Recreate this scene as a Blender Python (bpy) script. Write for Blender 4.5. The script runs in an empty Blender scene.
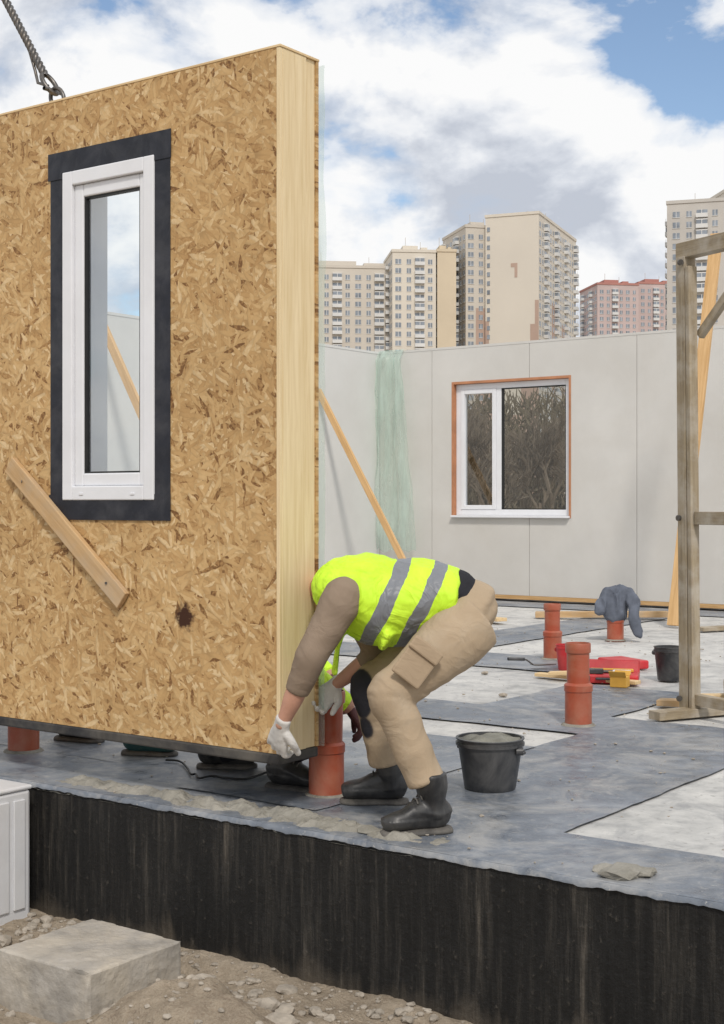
import bpy,bmesh,math,random
from mathutils import Vector,Matrix,noise
random.seed(7)
scene=bpy.context.scene
S=1.2
YAW=math.radians(36.2)
CY,SY=math.cos(YAW),math.sin(YAW)
def W(x,d,z): return Vector((CY*x-SY*d, SY*x+CY*d, z))
GZ=-0.45
# ---------------------------------------------------------------- node helpers
class M:
    def __init__(s,name,rough=.7,spec=.3,metal=0):
        s.m=bpy.data.materials.new(name); s.m.use_nodes=True
        s.nt=s.m.node_tree; s.b=s.nt.nodes["Principled BSDF"]
        s.b.inputs["Roughness"].default_value=rough
        s.b.inputs["Specular IOR Level"].default_value=spec
        s.b.inputs["Metallic"].default_value=metal
        s.tc=s.nt.nodes.new("ShaderNodeTexCoord")
    def n(s,t,**k):
        x=s.nt.nodes.new(t)
        for a,b in k.items(): setattr(x,a,b)
        return x
    def l(s,a,b): s.nt.links.new(a,b)
    def map(s,scale=(1,1,1),rot=(0,0,0),loc=(0,0,0),vec=None):
        x=s.n("ShaderNodeMapping"); x.inputs["Scale"].default_value=scale
        x.inputs["Rotation"].default_value=rot; x.inputs["Location"].default_value=loc
        s.l(vec or s.tc.outputs["Object"],x.inputs["Vector"]); return x.outputs[0]
    def noise(s,scale,detail=5,rough=.55,dist=0,vec=None):
        x=s.n("ShaderNodeTexNoise"); x.inputs["Scale"].default_value=scale
        x.inputs["Detail"].default_value=detail; x.inputs["Roughness"].default_value=rough
        x.inputs["Distortion"].default_value=dist
        s.l(vec or s.tc.outputs["Object"],x.inputs["Vector"]); return x.outputs[0]
    def ramp(s,fac,stops):
        x=s.n("ShaderNodeValToRGB"); e=x.color_ramp.elements
        while len(e)<len(stops): e.new(.5)
        for i,(p,c) in enumerate(stops):
            e[i].position=p
            e[i].color=(c[0],c[1],c[2],1) if not isinstance(c,(int,float)) else (c,c,c,1)
        s.l(fac,x.inputs[0]); return x.outputs[0]
    def mix(s,f,a,b,mode='MIX'):
        x=s.n("ShaderNodeMix",data_type='RGBA',blend_type=mode)
        for i,v in ((0,f),(6,a),(7,b)):
            if isinstance(v,(int,float)): x.inputs[i].default_value=v
            elif isinstance(v,tuple): x.inputs[i].default_value=(v[0],v[1],v[2],1)
            else: s.l(v,x.inputs[i])
        return x.outputs[2]
    def math(s,op,a,b=0.0,c=None):
        x=s.n("ShaderNodeMath",operation=op)
        for i,v in enumerate((a,b) if c is None else (a,b,c)):
            if isinstance(v,(int,float)): x.inputs[i].default_value=v
            else: s.l(v,x.inputs[i])
        return x.outputs[0]
    def col(s,c):
        if isinstance(c,tuple): s.b.inputs["Base Color"].default_value=(c[0],c[1],c[2],1)
        else: s.l(c,s.b.inputs["Base Color"])
    def bump(s,h,strength=.3,dist=.01):
        x=s.n("ShaderNodeBump"); x.inputs["Strength"].default_value=strength
        x.inputs["Distance"].default_value=dist
        s.l(h,x.inputs["Height"]); s.l(x.outputs[0],s.b.inputs["Normal"])

def dusty(name,c,var=.25,scale=8,rough=.7,bump=.2,dust=None,dustamt=.4,spec=.3,bd=.004,metal=0,fine=90):
    m=M(name,rough,spec,metal)
    n=m.noise(scale,7,.6); n2=m.noise(fine,3,.6)
    a=tuple(x*(1-var) for x in c); b=tuple(min(1,x*(1+var)) for x in c)
    col=m.ramp(n,[(.3,a),(.7,b)])
    if dust:
        d=m.ramp(m.noise(scale*.6,8,.65,.4,m.map(loc=(3,5,1))),[(.42,0.0),(.7,dustamt)])
        col=m.mix(d,col,dust)
    m.col(col)
    h=m.math('ADD',m.math('MULTIPLY',n,.6),m.math('MULTIPLY',n2,.4))
    m.bump(h,bump,bd); return m.m

def wood(name,a,b,dirt=None,scale=1):
    m=M(name,.65,.25)
    n=m.noise(3*scale,6,.6,.6,m.map((1,14,14)))
    f=m.noise(12*scale,4,.6,.1,m.map((1,30,30)))
    v=m.math('ADD',m.math('MULTIPLY',n,.7),m.math('MULTIPLY',f,.3))
    c=m.ramp(v,[(.33,a),(.62,b)])
    if dirt:
        c=m.mix(m.ramp(m.noise(5,7,.65),[(.45,0.0),(.68,.75)]),c,dirt)
    m.col(c); m.bump(v,.25,.004); return m.m

# ---------------------------------------------------------------- mesh helpers
def link(o): scene.collection.objects.link(o); return o
def attach(o,p):
    if p is not None:
        o.parent=p; o.matrix_parent_inverse=p.matrix_basis.inverted()
    return o
def empty(name,loc,rz=0):
    e=bpy.data.objects.new(name,None); e.location=loc; e.rotation_euler=(0,0,rz)
    e.empty_display_size=.1; return link(e)
def mk(name,vs,fs,mats,parent=None,mi=None,smooth=False,origin=None,local=False):
    me=bpy.data.meshes.new(name)
    if origin is not None:
        o0=Vector(origin); vs=[Vector(v)-o0 for v in vs]
    me.from_pydata([tuple(v) for v in vs],[],fs)
    for m in (mats if isinstance(mats,(list,tuple)) else [mats]): me.materials.append(m)
    if mi: me.polygons.foreach_set("material_index",mi)
    if smooth: me.polygons.foreach_set("use_smooth",[True]*len(me.polygons))
    me.update()
    ob=link(bpy.data.objects.new(name,me))
    if origin is not None: ob.location=origin
    if parent is not None:
        if local: ob.parent=parent
        else: attach(ob,parent)
    return ob
BF=[(0,3,2,1),(4,5,6,7),(0,1,5,4),(1,2,6,5),(2,3,7,6),(3,0,4,7)]
def bv(x0,x1,y0,y1,z0,z1): return [Vector(p) for p in ((x0,y0,z0),(x1,y0,z0),(x1,y1,z0),(x0,y1,z0),(x0,y0,z1),(x1,y0,z1),(x1,y1,z1),(x0,y1,z1))]
def boxes(name,lst,mats,parent=None,bevel=0,origin=None,local=False):
    vs=[];fs=[];mi=[]
    for b in lst:
        k=len(vs); vs+=bv(*b[:6]); fs+=[tuple(i+k for i in f) for f in BF]; mi+=[b[6] if len(b)>6 else 0]*6
    if origin is None and not local:
        origin=sum(vs,Vector())/len(vs)
    o=mk(name,vs,fs,mats,parent,mi,origin=origin,local=local)
    if bevel: addbev(o,bevel)
    return o
def addbev(o,w,seg=2):
    b=o.modifiers.new("bev",'BEVEL'); b.width=w; b.segments=seg; b.limit_method='ANGLE'
def plank(name,p0,p1,w,t,mat,parent=None,up=(0,0,1),bevel=.003):
    p0=Vector(p0);p1=Vector(p1); x=(p1-p0); L=x.length; x.normalize()
    z=Vector(up); z=(z-x*z.dot(x)); 
    if z.length<.01: z=Vector((0,1,0))-x*x.y
    z.normalize(); y=z.cross(x)
    o=mk(name,bv(-L/2,L/2,-w/2,w/2,-t/2,t/2),BF,mat)
    R=Matrix((x,y,z)).transposed().to_4x4()
    o.matrix_basis=Matrix.Translation((p0+p1)/2)@R
    attach(o,parent)
    if bevel: addbev(o,bevel)
    return o
def lathe(name,prof,mat,loc=(0,0,0),n=32,parent=None,tilt=(0,0)):
    vs=[];fs=[]
    for r,z in prof:
        for i in range(n):
            a=2*math.pi*i/n; vs.append(Vector((r*math.cos(a),r*math.sin(a),z)))
    for j in range(len(prof)-1):
        for i in range(n):
            k=(i+1)%n; fs.append((j*n+i,j*n+k,(j+1)*n+k,(j+1)*n+i))
    o=mk(name,vs,fs,mat,smooth=True); o.location=loc; o.rotation_euler=(tilt[0],tilt[1],random.random()*6)
    try:
        o.data.set_sharp_from_angle(angle=math.radians(40))
    except Exception: pass
    attach(o,parent); return o
def curve(name,pts,r,mat,parent=None,cyc=False):
    c=bpy.data.curves.new(name,'CURVE'); c.dimensions='3D'; c.bevel_depth=r; c.bevel_resolution=3
    s=c.splines.new('POLY'); s.points.add(len(pts)-1)
    for i,p in enumerate(pts): s.points[i].co=(p[0],p[1],p[2],1)
    s.use_cyclic_u=cyc; c.materials.append(mat)
    o=link(bpy.data.objects.new(name,c)); attach(o,parent); return o
def cr(a,b,c,d,t): return .5*((2*b)+(c-a)*t+(2*a-5*b+4*c-d)*t*t+(3*b-a-3*c+d)*t*t*t)
def loft(bm,pts,ref=None,n=16,sub=5,cap=1.0):
    P=[]
    m=len(pts)
    for i in range(m-1):
        a=pts[max(i-1,0)];b=pts[i];c=pts[i+1];d=pts[min(i+2,m-1)]
        for k in range(sub):
            t=k/sub
            P.append((cr(a[0],b[0],c[0],d[0],t),max(.003,cr(a[1],b[1],c[1],d[1],t)),max(.003,cr(a[2],b[2],c[2],d[2],t))))
    P.append(tuple(pts[-1]))
    t0=(P[1][0]-P[0][0]).normalized(); t1=(P[-1][0]-P[-2][0]).normalized()
    r0=min(P[0][1],P[0][2])*cap; r1=min(P[-1][1],P[-1][2])*cap
    pre=[(P[0][0]-t0*r0*s,P[0][1]*q,P[0][2]*q) for s,q in ((.95,.3),(.7,.71),(.38,.92))]
    post=[(P[-1][0]+t1*r1*s,P[-1][1]*q,P[-1][2]*q) for s,q in ((.38,.92),(.7,.71),(.95,.3))]
    P=pre+P+post
    if ref is None:
        T=(P[-1][0]-P[0][0]).normalized(); ref=Vector((0,0,1)) if abs(T.z)<.7 else Vector((1,0,0))
    ref=Vector(ref); rings=[]; N=len(P)
    pa=None
    for i,(c,ra,rb) in enumerate(P):
        t=(P[min(i+1,N-1)][0]-P[max(i-1,0)][0]).normalized()
        base=ref if pa is None else pa
        a=base-t*base.dot(t); a.normalize(); pa=a; b=t.cross(a)
        rings.append([bm.verts.new(c+a*(ra*math.cos(2*math.pi*k/n))+b*(rb*math.sin(2*math.pi*k/n))) for k in range(n)])
    for j in range(N-1):
        for k in range(n):
            q=(k+1)%n; bm.faces.new((rings[j][k],rings[j][q],rings[j+1][q],rings[j+1][k]))
    bm.faces.new(rings[0][::-1]); bm.faces.new(rings[-1])
def fuse(name,bm,mat,voxel=.01,smooth=5,disp=None,parent=None,zmin=None):
    bmesh.ops.recalc_face_normals(bm,faces=bm.faces[:])
    me=bpy.data.meshes.new("tmp"); bm.to_mesh(me); bm.free()
    ob=link(bpy.data.objects.new("tmp",me))
    m=ob.modifiers.new("r",'REMESH'); m.mode='VOXEL'; m.voxel_size=voxel
    if smooth: s=ob.modifiers.new("s",'SMOOTH'); s.factor=.5; s.iterations=smooth
    bpy.context.view_layer.update()
    dg=bpy.context.evaluated_depsgraph_get()
    me2=bpy.data.meshes.new_from_object(ob.evaluated_get(dg)); me2.name=name
    bpy.data.objects.remove(ob); bpy.data.meshes.remove(me)
    if disp:
        nn=[v.normal.copy() for v in me2.vertices]
        for v,q in zip(me2.vertices,nn): v.co+=q*disp(v.co)
    if zmin is not None:
        for v in me2.vertices:
            if v.co.z<zmin: v.co.z=zmin
    me2.materials.clear(); me2.materials.append(mat)
    me2.polygons.foreach_set("use_smooth",[True]*len(me2.polygons)); me2.update()
    o=link(bpy.data.objects.new(name,me2)); attach(o,parent); return o
def nz(p,s,o=0): return noise.noise(Vector(p)*s+Vector((o,o*1.7,o*.3)))
def fold(p,s,o=0,k=(1,1,1)):
    q=Vector((p[0]*k[0],p[1]*k[1],p[2]*k[2]))
    q=q+Vector((nz(p,4,o),nz(p,4,o+5),nz(p,4,o+9)))*.04
    return .45-abs(nz(q,s,o))*2.2
def crease(p,d,s,o=0):
    q=Vector(p); a=q.dot(d); r=q-d*a
    q=r*.35+d*a+Vector((nz(p,5,o),nz(p,5,o+4),nz(p,5,o+8)))*.035
    return .4-abs(nz(q,s,o))*2.2

# ---------------------------------------------------------------- materials
def osb_mat():
    m=M("osb",.65,.3)
    sep=m.n("ShaderNodeSeparateXYZ"); m.l(m.tc.outputs["Object"],sep.inputs[0])
    cmb=m.n("ShaderNodeCombineXYZ"); m.l(sep.outputs[0],cmb.inputs[0]); m.l(sep.outputs[2],cmb.inputs[1])
    wob=m.n("ShaderNodeTexNoise"); wob.inputs["Scale"].default_value=22; wob.inputs["Detail"].default_value=2
    m.l(cmb.outputs[0],wob.inputs["Vector"])
    add=m.n("ShaderNodeVectorMath",operation='MULTIPLY_ADD'); m.l(wob.outputs["Color"],add.inputs[0])
    add.inputs[1].default_value=(.014,.014,0); m.l(cmb.outputs[0],add.inputs[2])
    H=None;C=None;Dd=None
    angs=[.2,.9,1.5,2.2,2.8,.55]
    for i,a in enumerate(angs):
        r=m.n("ShaderNodeVectorRotate",rotation_type='Z_AXIS'); r.inputs["Angle"].default_value=a
        m.l(add.outputs[0],r.inputs["Vector"])
        mp=m.map((17+2*(i%2),66+9*(i%3),1),(0,0,0),(i*3.3,i*7.1,0),vec=r.outputs[0])
        v=m.n("ShaderNodeTexVoronoi",voronoi_dimensions='2D'); v.inputs["Scale"].default_value=1
        m.l(mp,v.inputs["Vector"])
        sc=m.n("ShaderNodeSeparateColor"); m.l(v.outputs["Color"],sc.inputs[0])
        h,c=sc.outputs[0],sc.outputs[1]
        if H is None: H,C,Dd=h,c,v.outputs["Distance"]
        else:
            g=m.math('GREATER_THAN',h,H)
            C=m.math('ADD',m.math('MULTIPLY',g,c),m.math('MULTIPLY',m.math('SUBTRACT',1,g),C))
            Dd=m.math('ADD',m.math('MULTIPLY',g,v.outputs["Distance"]),m.math('MULTIPLY',m.math('SUBTRACT',1,g),Dd))
            H=m.math('MAXIMUM',h,H)
    fine=m.noise(95,3,.6,.3,cmb.outputs[0])
    val=m.math('ADD',C,m.math('MULTIPLY',m.math('SUBTRACT',fine,.5),.5))
    col=m.ramp(val,[(0,(.20,.10,.038)),(.05,(.35,.20,.08)),(.16,(.47,.29,.125)),(.55,(.55,.36,.165)),(.85,(.62,.43,.215)),(1,(.70,.53,.31))])
    edge=m.ramp(Dd,[(.35,1.0),(.8,.7)])
    col=m.mix(.65,col,edge,'MULTIPLY')
    big=m.ramp(m.noise(1.4,5,.6,.4,cmb.outputs[0]),[(.3,(.90,.88,.85)),(.7,(1.05,1.03,1.0))])
    col=m.mix(1,col,big,'MULTIPLY')
    m.col(col); m.bump(m.math('ADD',H,m.math('MULTIPLY',fine,.3)),.3,.0025)
    return m
osb=osb_mat()
def add_stain(m,p,r):
    d=m.n("ShaderNodeVectorMath",operation='DISTANCE'); m.l(m.tc.outputs["Object"],d.inputs[0]); d.inputs[1].default_value=p
    nn=m.noise(28,4,.6)
    v=m.math('ADD',m.math('DIVIDE',d.outputs["Value"],r),m.math('MULTIPLY',m.math('SUBTRACT',nn,.5),2.2))
    f=m.ramp(v,[(.55,1.0),(.95,0.0)])
    src=m.b.inputs["Base Color"].links[0].from_socket
    m.l(m.mix(f,src,(.05,.018,.008)),m.b.inputs["Base Color"])
pine=wood("pine",(.60,.42,.22),(.76,.58,.34))
pine_v=M("pine_stud",.6,.3)
_n=pine_v.noise(4,6,.6,.5,pine_v.map((16,16,.8))); pine_v.col(pine_v.ramp(_n,[(.32,(.68,.52,.29)),(.68,(.82,.67,.43))])); pine_v.bump(_n,.2,.003); pine_v=pine_v.m
pine_old=wood("old_board",(.42,.26,.12),(.60,.41,.22),(.45,.36,.26))
gray_wood=wood("weathered_wood",(.20,.155,.10),(.38,.31,.21),(.50,.46,.40))
orange_wood=wood("brace_wood",(.52,.31,.13),(.70,.46,.23))
black_tape=dusty("black_tape",(.016,.018,.026),.3,12,.45,.25,(.16,.16,.17),.25)
upvc=dusty("white_upvc",(.76,.77,.80),.04,6,.28,.03,(.6,.58,.54),.12,.5)
rubber=dusty("rubber_seal",(.02,.02,.02),.2,20,.5,.1)
steel=dusty("steel_rope",(.13,.125,.12),.4,60,.4,.5,(.2,.15,.1),.4,.5,.003,.7)
def glass_mat(name,tint=(.93,.97,.98),refl=.16):
    m=bpy.data.materials.new(name); m.use_nodes=True; nt=m.node_tree; nt.nodes.clear()
    o=nt.nodes.new("ShaderNodeOutputMaterial"); mx=nt.nodes.new("ShaderNodeMixShader")
    t=nt.nodes.new("ShaderNodeBsdfTransparent"); t.inputs[0].default_value=(*tint,1)
    g=nt.nodes.new("ShaderNodeBsdfGlossy"); g.inputs["Roughness"].default_value=.02
    lw=nt.nodes.new("ShaderNodeLayerWeight"); lw.inputs[0].default_value=.25
    ma=nt.nodes.new("ShaderNodeMath"); ma.operation='ADD'; ma.inputs[1].default_value=refl-.05
    nt.links.new(lw.outputs["Fresnel"],ma.inputs[0]); nt.links.new(ma.outputs[0],mx.inputs[0])
    nt.links.new(t.outputs[0],mx.inputs[1]); nt.links.new(g.outputs[0],mx.inputs[2]); nt.links.new(mx.outputs[0],o.inputs[0])
    return m
glass=glass_mat("window_glass")
def film_mat(name,op):
    m=bpy.data.materials.new(name); m.use_nodes=True; nt=m.node_tree; nt.nodes.clear()
    o=nt.nodes.new("ShaderNodeOutputMaterial"); mx=nt.nodes.new("ShaderNodeMixShader")
    tc=nt.nodes.new("ShaderNodeTexCoord"); mp=nt.nodes.new("ShaderNodeMapping"); mp.inputs["Scale"].default_value=(9,9,1.2)
    nn=nt.nodes.new("ShaderNodeTexNoise"); nn.inputs["Scale"].default_value=1.5; nn.inputs["Detail"].default_value=6
    mr=nt.nodes.new("ShaderNodeMapRange"); mr.inputs[1].default_value=.35; mr.inputs[2].default_value=.65
    mr.inputs[3].default_value=op*.5; mr.inputs[4].default_value=min(1,op*1.5)
    nt.links.new(tc.outputs["Object"],mp.inputs[0]); nt.links.new(mp.outputs[0],nn.inputs["Vector"]); nt.links.new(nn.outputs[0],mr.inputs[0]); nt.links.new(mr.outputs[0],mx.inputs[0])
    t=nt.nodes.new("ShaderNodeBsdfTransparent"); t.inputs[0].default_value=(.95,.985,.965,1)
    ad=nt.nodes.new("ShaderNodeMixShader"); ad.inputs[0].default_value=.5
    a=nt.nodes.new("ShaderNodeBsdfTranslucent"); a.inputs[0].default_value=(.68,.82,.75,1)
    b=nt.nodes.new("ShaderNodeBsdfPrincipled"); b.inputs["Base Color"].default_value=(.64,.78,.71,1); b.inputs["Roughness"].default_value=.25
    nt.links.new(a.outputs[0],ad.inputs[1]); nt.links.new(b.outputs[0],ad.inputs[2])
    nt.links.new(t.outputs[0],mx.inputs[1]); nt.links.new(ad.outputs[0],mx.inputs[2]); nt.links.new(mx.outputs[0],o.inputs[0])
    return m
film=film_mat("green_film",.40); film_thin=film_mat("vapour_film",.3)
board=dusty("gypsum_fibre_board",(.61,.595,.565),.06,1.6,.85,.06,(.52,.49,.44),.4)
bitumen_sill=dusty("sill_membrane",(.03,.03,.032),.3,9,.7,.3,(.2,.18,.15),.5)
pvc=dusty("orange_sewer_pvc",(.37,.075,.035),.12,9,.38,.08,(.42,.25,.17),.5,.5)
blackplastic=dusty("black_plastic",(.022,.024,.028),.2,12,.4,.1,(.25,.24,.23),.4,.5)
cement=dusty("wet_mortar",(.20,.195,.165),.25,14,.75,.8,(.3,.29,.26),.5,.3,.012)
mortar_m=dusty("mortar",(.25,.235,.20),.35,11,.9,1.0,(.38,.36,.32),.6,.2,.015)
stone=dusty("stone",(.33,.29,.24),.35,20,.9,.8,(.48,.43,.36),.5,.2,.01)

def concrete_top():
    m=M("screeded_concrete",.8,.3)
    n=m.noise(1.1,9,.62,.5); n2=m.noise(9,8,.65,.2); n3=m.noise(120,3,.6)
    v=m.math('ADD',m.math('MULTIPLY',n,.6),m.math('MULTIPLY',n2,.4))
    c=m.ramp(v,[(.36,(.28,.28,.275)),(.45,(.45,.445,.43)),(.56,(.58,.57,.545)),(.7,(.64,.625,.59))])
    sp=m.ramp(m.noise(45,4,.6),[(.60,0.0),(.7,.55)])
    c=m.mix(sp,c,(.2,.19,.18))
    st=m.ramp(m.noise(3.2,8,.7,1.0,m.map(loc=(2,8,0))),[(.52,0.0),(.66,.6)])
    c=m.mix(st,c,(.25,.255,.265)); m.col(c)
    m.bump(m.math('ADD',n2,m.math('MULTIPLY',n3,.3)),.35,.006); return m.m
def membrane():
    m=M("roofing_membrane",.42,.45)
    n=m.noise(1.5,9,.65,.6); n2=m.noise(14,8,.7,.3); n3=m.noise(260,2,.6)
    c=m.ramp(m.math('ADD',m.math('MULTIPLY',n,.55),m.math('MULTIPLY',n2,.45)),[(.36,(.085,.097,.118)),(.5,(.155,.175,.207)),(.64,(.29,.31,.34))])
    d=m.ramp(m.noise(3,10,.74,.8,m.map(loc=(7,2,0))),[(.48,0.0),(.66,.7)])
    c=m.mix(d,c,(.40,.39,.37))
    foot=m.ramp(m.noise(17,7,.75,.3,m.map(loc=(1,9,0))),[(.57,0.0),(.66,.5)])
    c=m.mix(foot,c,(.38,.37,.35))
    sp=m.ramp(m.noise(70,3,.6,0),[(.66,0.0),(.71,.6)])
    c=m.mix(sp,c,(.45,.44,.41))
    m.col(c)
    m.l(m.ramp(n2,[(.35,.25),(.65,.62)]),m.b.inputs["Roughness"])
    m.bump(m.math('ADD',m.math('MULTIPLY',n2,1.0),m.math('MULTIPLY',n3,.3)),.4,.007); return m.m
def bitumen():
    m=M("bitumen_coating",.6,.35)
    st=m.noise(42,9,.72,.1,m.map((1,1,.06))); st2=m.noise(6,6,.6,.3,m.map((1,1,.16))); sp=m.noise(40,6,.7)
    v=m.math('ADD',m.math('MULTIPLY',st,.65),m.math('MULTIPLY',st2,.35))
    c=m.ramp(v,[(.38,(.004,.004,.004)),(.50,(.010,.0095,.009)),(.58,(.032,.029,.025)),(.68,(.12,.104,.085))])
    d=m.ramp(sp,[(.60,0.0),(.72,.45)]); c=m.mix(d,c,(.13,.115,.095))
    sep=m.n("ShaderNodeSeparateXYZ"); m.l(m.tc.outputs["Object"],sep.inputs[0])
    low=m.math('ADD',m.math('MULTIPLY',sep.outputs[2],-3.6),m.math('MULTIPLY',m.math('SUBTRACT',st2,.5),1.6))
    c=m.mix(m.ramp(low,[(.62,0.0),(1.0,.5)]),c,(.17,.14,.105))
    m.col(c); m.bump(m.math('ADD',st,m.math('MULTIPLY',sp,.6)),.9,.012); return m.m
conc,memb,bitu=concrete_top(),membrane(),bitumen()

# ---------------------------------------------------------------- foundation slab
SV0,SV1,SU0,SU1=3.33,12.75,-9.2,3.4
slab=empty("foundation_slab",(-3,8,0))
boxes("concrete_slab",[(SU0,SU1,SV0+.006,SV1,GZ-.2,0)],[conc],slab)
nu,nz_=420,26
vs=[];fs=[]
for j in range(nz_+1):
    for i in range(nu+1):
        u=SU0+(SU1-SU0)*i/nu; z=-.49+(.495)*j/nz_
        y=SV0+.003*nz((u,0,z*.3),18)+.004*nz((u,0,z),4,3)-.002
        if j==nz_: z+=.002*nz((u,0,0),9); y+=.004
        vs.append((u,y,z+.225))
for j in range(nz_):
    for i in range(nu):
        a=j*(nu+1)+i; fs.append((a,a+1,a+nu+2,a+nu+1))
o=mk("bitumen_edge",vs,fs,bitu,slab,smooth=True); o.location=(0,0,-.225)
o.parent=None; attach(o,slab)
strips=[(SU0,SU1,SV0,3.76,1),(-2.8,-2.0,3.76,5.4,1),(-6.3,-3.05,3.76,4.9,1),(SU0,SU1,5.4,5.92,1),(-3.6,-2.9,5.92,6.9,1),
        (-8.5,-3.9,7.3,8.0,1),(SU0,SU1,11.7,12.3,1),(-5.6,-5.0,8.0,11.7,1),(-2.2,SU1,8.9,9.5,1),(-3.4,-2.78,3.55,5.0,2)]
def sheet(name,u0,u1,v0,v1,z,mat,parent):
    n1=max(2,int((u1-u0)/.03)); n2=max(2,int((v1-v0)/.03)); vs=[];fs=[]
    for j in range(n2+1):
        for i in range(n1+1):
            u=u0+(u1-u0)*i/n1; v=v0+(v1-v0)*j/n2
            if (i in(0,n1)) and u0>SU0 : u+=.014*nz((u,v,z),4)+.004*nz((u,v,z),19)
            if j in(0,n2) and v0>SV0: v+=.014*nz((u,v,z),4,2)+.004*nz((u,v,z),19)
            e=z+.0012*(nz((u,v,0),6,4)+1)
            vs.append((u,v,e))
    for j in range(n2):
        for i in range(n1):
            a=j*(n1+1)+i; fs.append((a,a+1,a+n1+2,a+n1+1))
    return mk(name,vs,fs,mat,parent,smooth=True)
for i,s in enumerate(strips): sheet("membrane_strip_%d"%i,s[0],s[1],s[2],s[3],.003+.004*s[4],memb,slab)
vs=[];fs=[];N=900
for i in range(N+1):
    u=SU0+(SU1-SU0)*i/N; dr=.008+.006*nz((u,0,0),9)+.005*nz((u,0,0),37)
    vs+= [(u,SV0+.01,.0095),(u,SV0-.008+.001*nz((u,0,0),8),.006),(u,SV0-.010+.001*nz((u,1,0),8),-max(.002,dr))]
for i in range(N):
    a=3*i; fs+=[(a,a+1,a+4,a+3),(a+1,a+2,a+5,a+4)]
mk("membrane_lip",vs,[f[::-1] for f in fs],memb,slab,smooth=True)

# ---------------------------------------------------------------- ground
def dirt():
    m=M("dirt",.95,.1)
    n=m.noise(1.6,9,.6,.3); n2=m.noise(22,8,.7); n3=m.noise(150,3,.7)
    v=m.math('ADD',m.math('MULTIPLY',n,.5),m.math('MULTIPLY',n2,.5))
    c=m.ramp(v,[(.33,(.19,.145,.105)),(.48,(.33,.265,.195)),(.62,(.46,.38,.29))]) 
    c=m.mix(m.ramp(n3,[(.35,.0),(.75,.45)]),c,(.55,.48,.38)); m.col(c)
    m.bump(m.math('ADD',m.math('MULTIPLY',n2,1.0),m.math('MULTIPLY',n3,.35)),1.0,.025); return m.m
dirtm=dirt()
def axis(lo,hi,dense0,dense1,step):
    a=[dense0+step*i for i in range(int((dense1-dense0)/step)+1)]
    s=step; x=a[0]; left=[]
    while x>lo: s*=1.35; x-=s; left.append(x)
    s=step; x=a[-1]; right=[]
    while x<hi: s*=1.35; x+=s; right.append(x)
    return left[::-1]+a+right
def gh(u,v):
    h=0
    if v<3.45:
        h+=.014*nz((u,v,0),2.2)+.014*nz((u,v,0),7,3)+.010*nz((u,v,0),18,5)+.006*nz((u,v,0),45,5)
        d=((u+2.55)/.32)**2+((v-2.74)/.2)**2
        h+=.17*math.exp(-d)*(1+.35*nz((u,v,0),9))
        h+=.014*math.exp(-((v-3.3)/.06)**2)*(1+nz((u,v,0),5))
        b=max(abs(u+3.14)-.19,0)**2+max(abs(v-2.91)-.19,0)**2
        h-=.045*math.exp(-b/.02)
    return GZ+h
us=axis(-1500,1500,-4.6,-1.2,.015); vs_=axis(-1500,2500,1.9,3.42,.015)
vs=[(u,v,gh(u,v)) for v in vs_ for u in us]; fs=[]; w=len(us)
for j in range(len(vs_)-1):
    for i in range(w-1):
        a=j*w+i; fs.append((a,a+1,a+w+1,a+w))
mk("ground",vs,fs,dirtm,smooth=True)

ico=bmesh.new(); bmesh.ops.create_icosphere(ico,subdivisions=2,radius=1)
IV=[v.co.copy() for v in ico.verts]; IF=[tuple(v.index for v in f.verts) for f in ico.faces]; ico.free()
def rock(vs,fs,c,s,flat=.6):
    k=len(vs); o=random.random()*50; r=Matrix.Rotation(random.random()*6,3,'Z')
    sx,sy=random.uniform(.7,1.4),random.uniform(.7,1.2)
    for v in IV:
        q=v*(1+.4*nz(v,1.1,o)+.2*nz(v,3,o)); q=Vector((q.x*sx,q.y*sy,q.z*flat))
        vs.append(Vector(c)+r@q*s)
    fs.extend(tuple(i+k for i in f) for f in IF)
vs=[];fs=[]
for _ in range(1400):
    u=random.uniform(-4.4,-1.3); v=3.31-abs(random.gauss(0,.45))
    if v<1.9 or (-3.36<u<-2.92 and 2.69<v<3.12): continue
    s=random.choice([.003,.004,.005,.006,.008,.011,.016]) 
    if random.random()<.03: s=random.uniform(.02,.034)
    rock(vs,fs,(u,v,gh(u,v)+s*.2),s)
mk("gravel",vs,fs,stone,smooth=False)
vs=[];fs=[]
rock(vs,fs,(-1.645,3.42,.018),.06,.3); rock(vs,fs,(-1.60,3.45,.016),.035,.4);rock(vs,fs,(-1.70,3.44,.012),.03,.4); rock(vs,fs,(-2.47,3.42,.012),.05,.3); rock(vs,fs,(-2.56,3.44,.012),.035,.4)
mk("mortar_lumps",vs,fs,mortar_m,smooth=False)
vs=[];fs=[]
for _ in range(900):
    u=random.uniform(-6,-.8); v=random.uniform(3.37,11)
    if v<4 and random.random()<.3: v=3.36+abs(random.gauss(0,.08))
    s=random.choice([.002,.002,.003,.004,.005,.007])
    if random.random()<.02 and v>5.5: s=.02
    rock(vs,fs,(u,v,.012),s,.5)
mk("construction_debris",vs,fs,stone)
vs=[];fs=[];U0,U1,V0,V1=-4.0,-2.1,3.325,3.66;n1,n2=420,80
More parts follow.
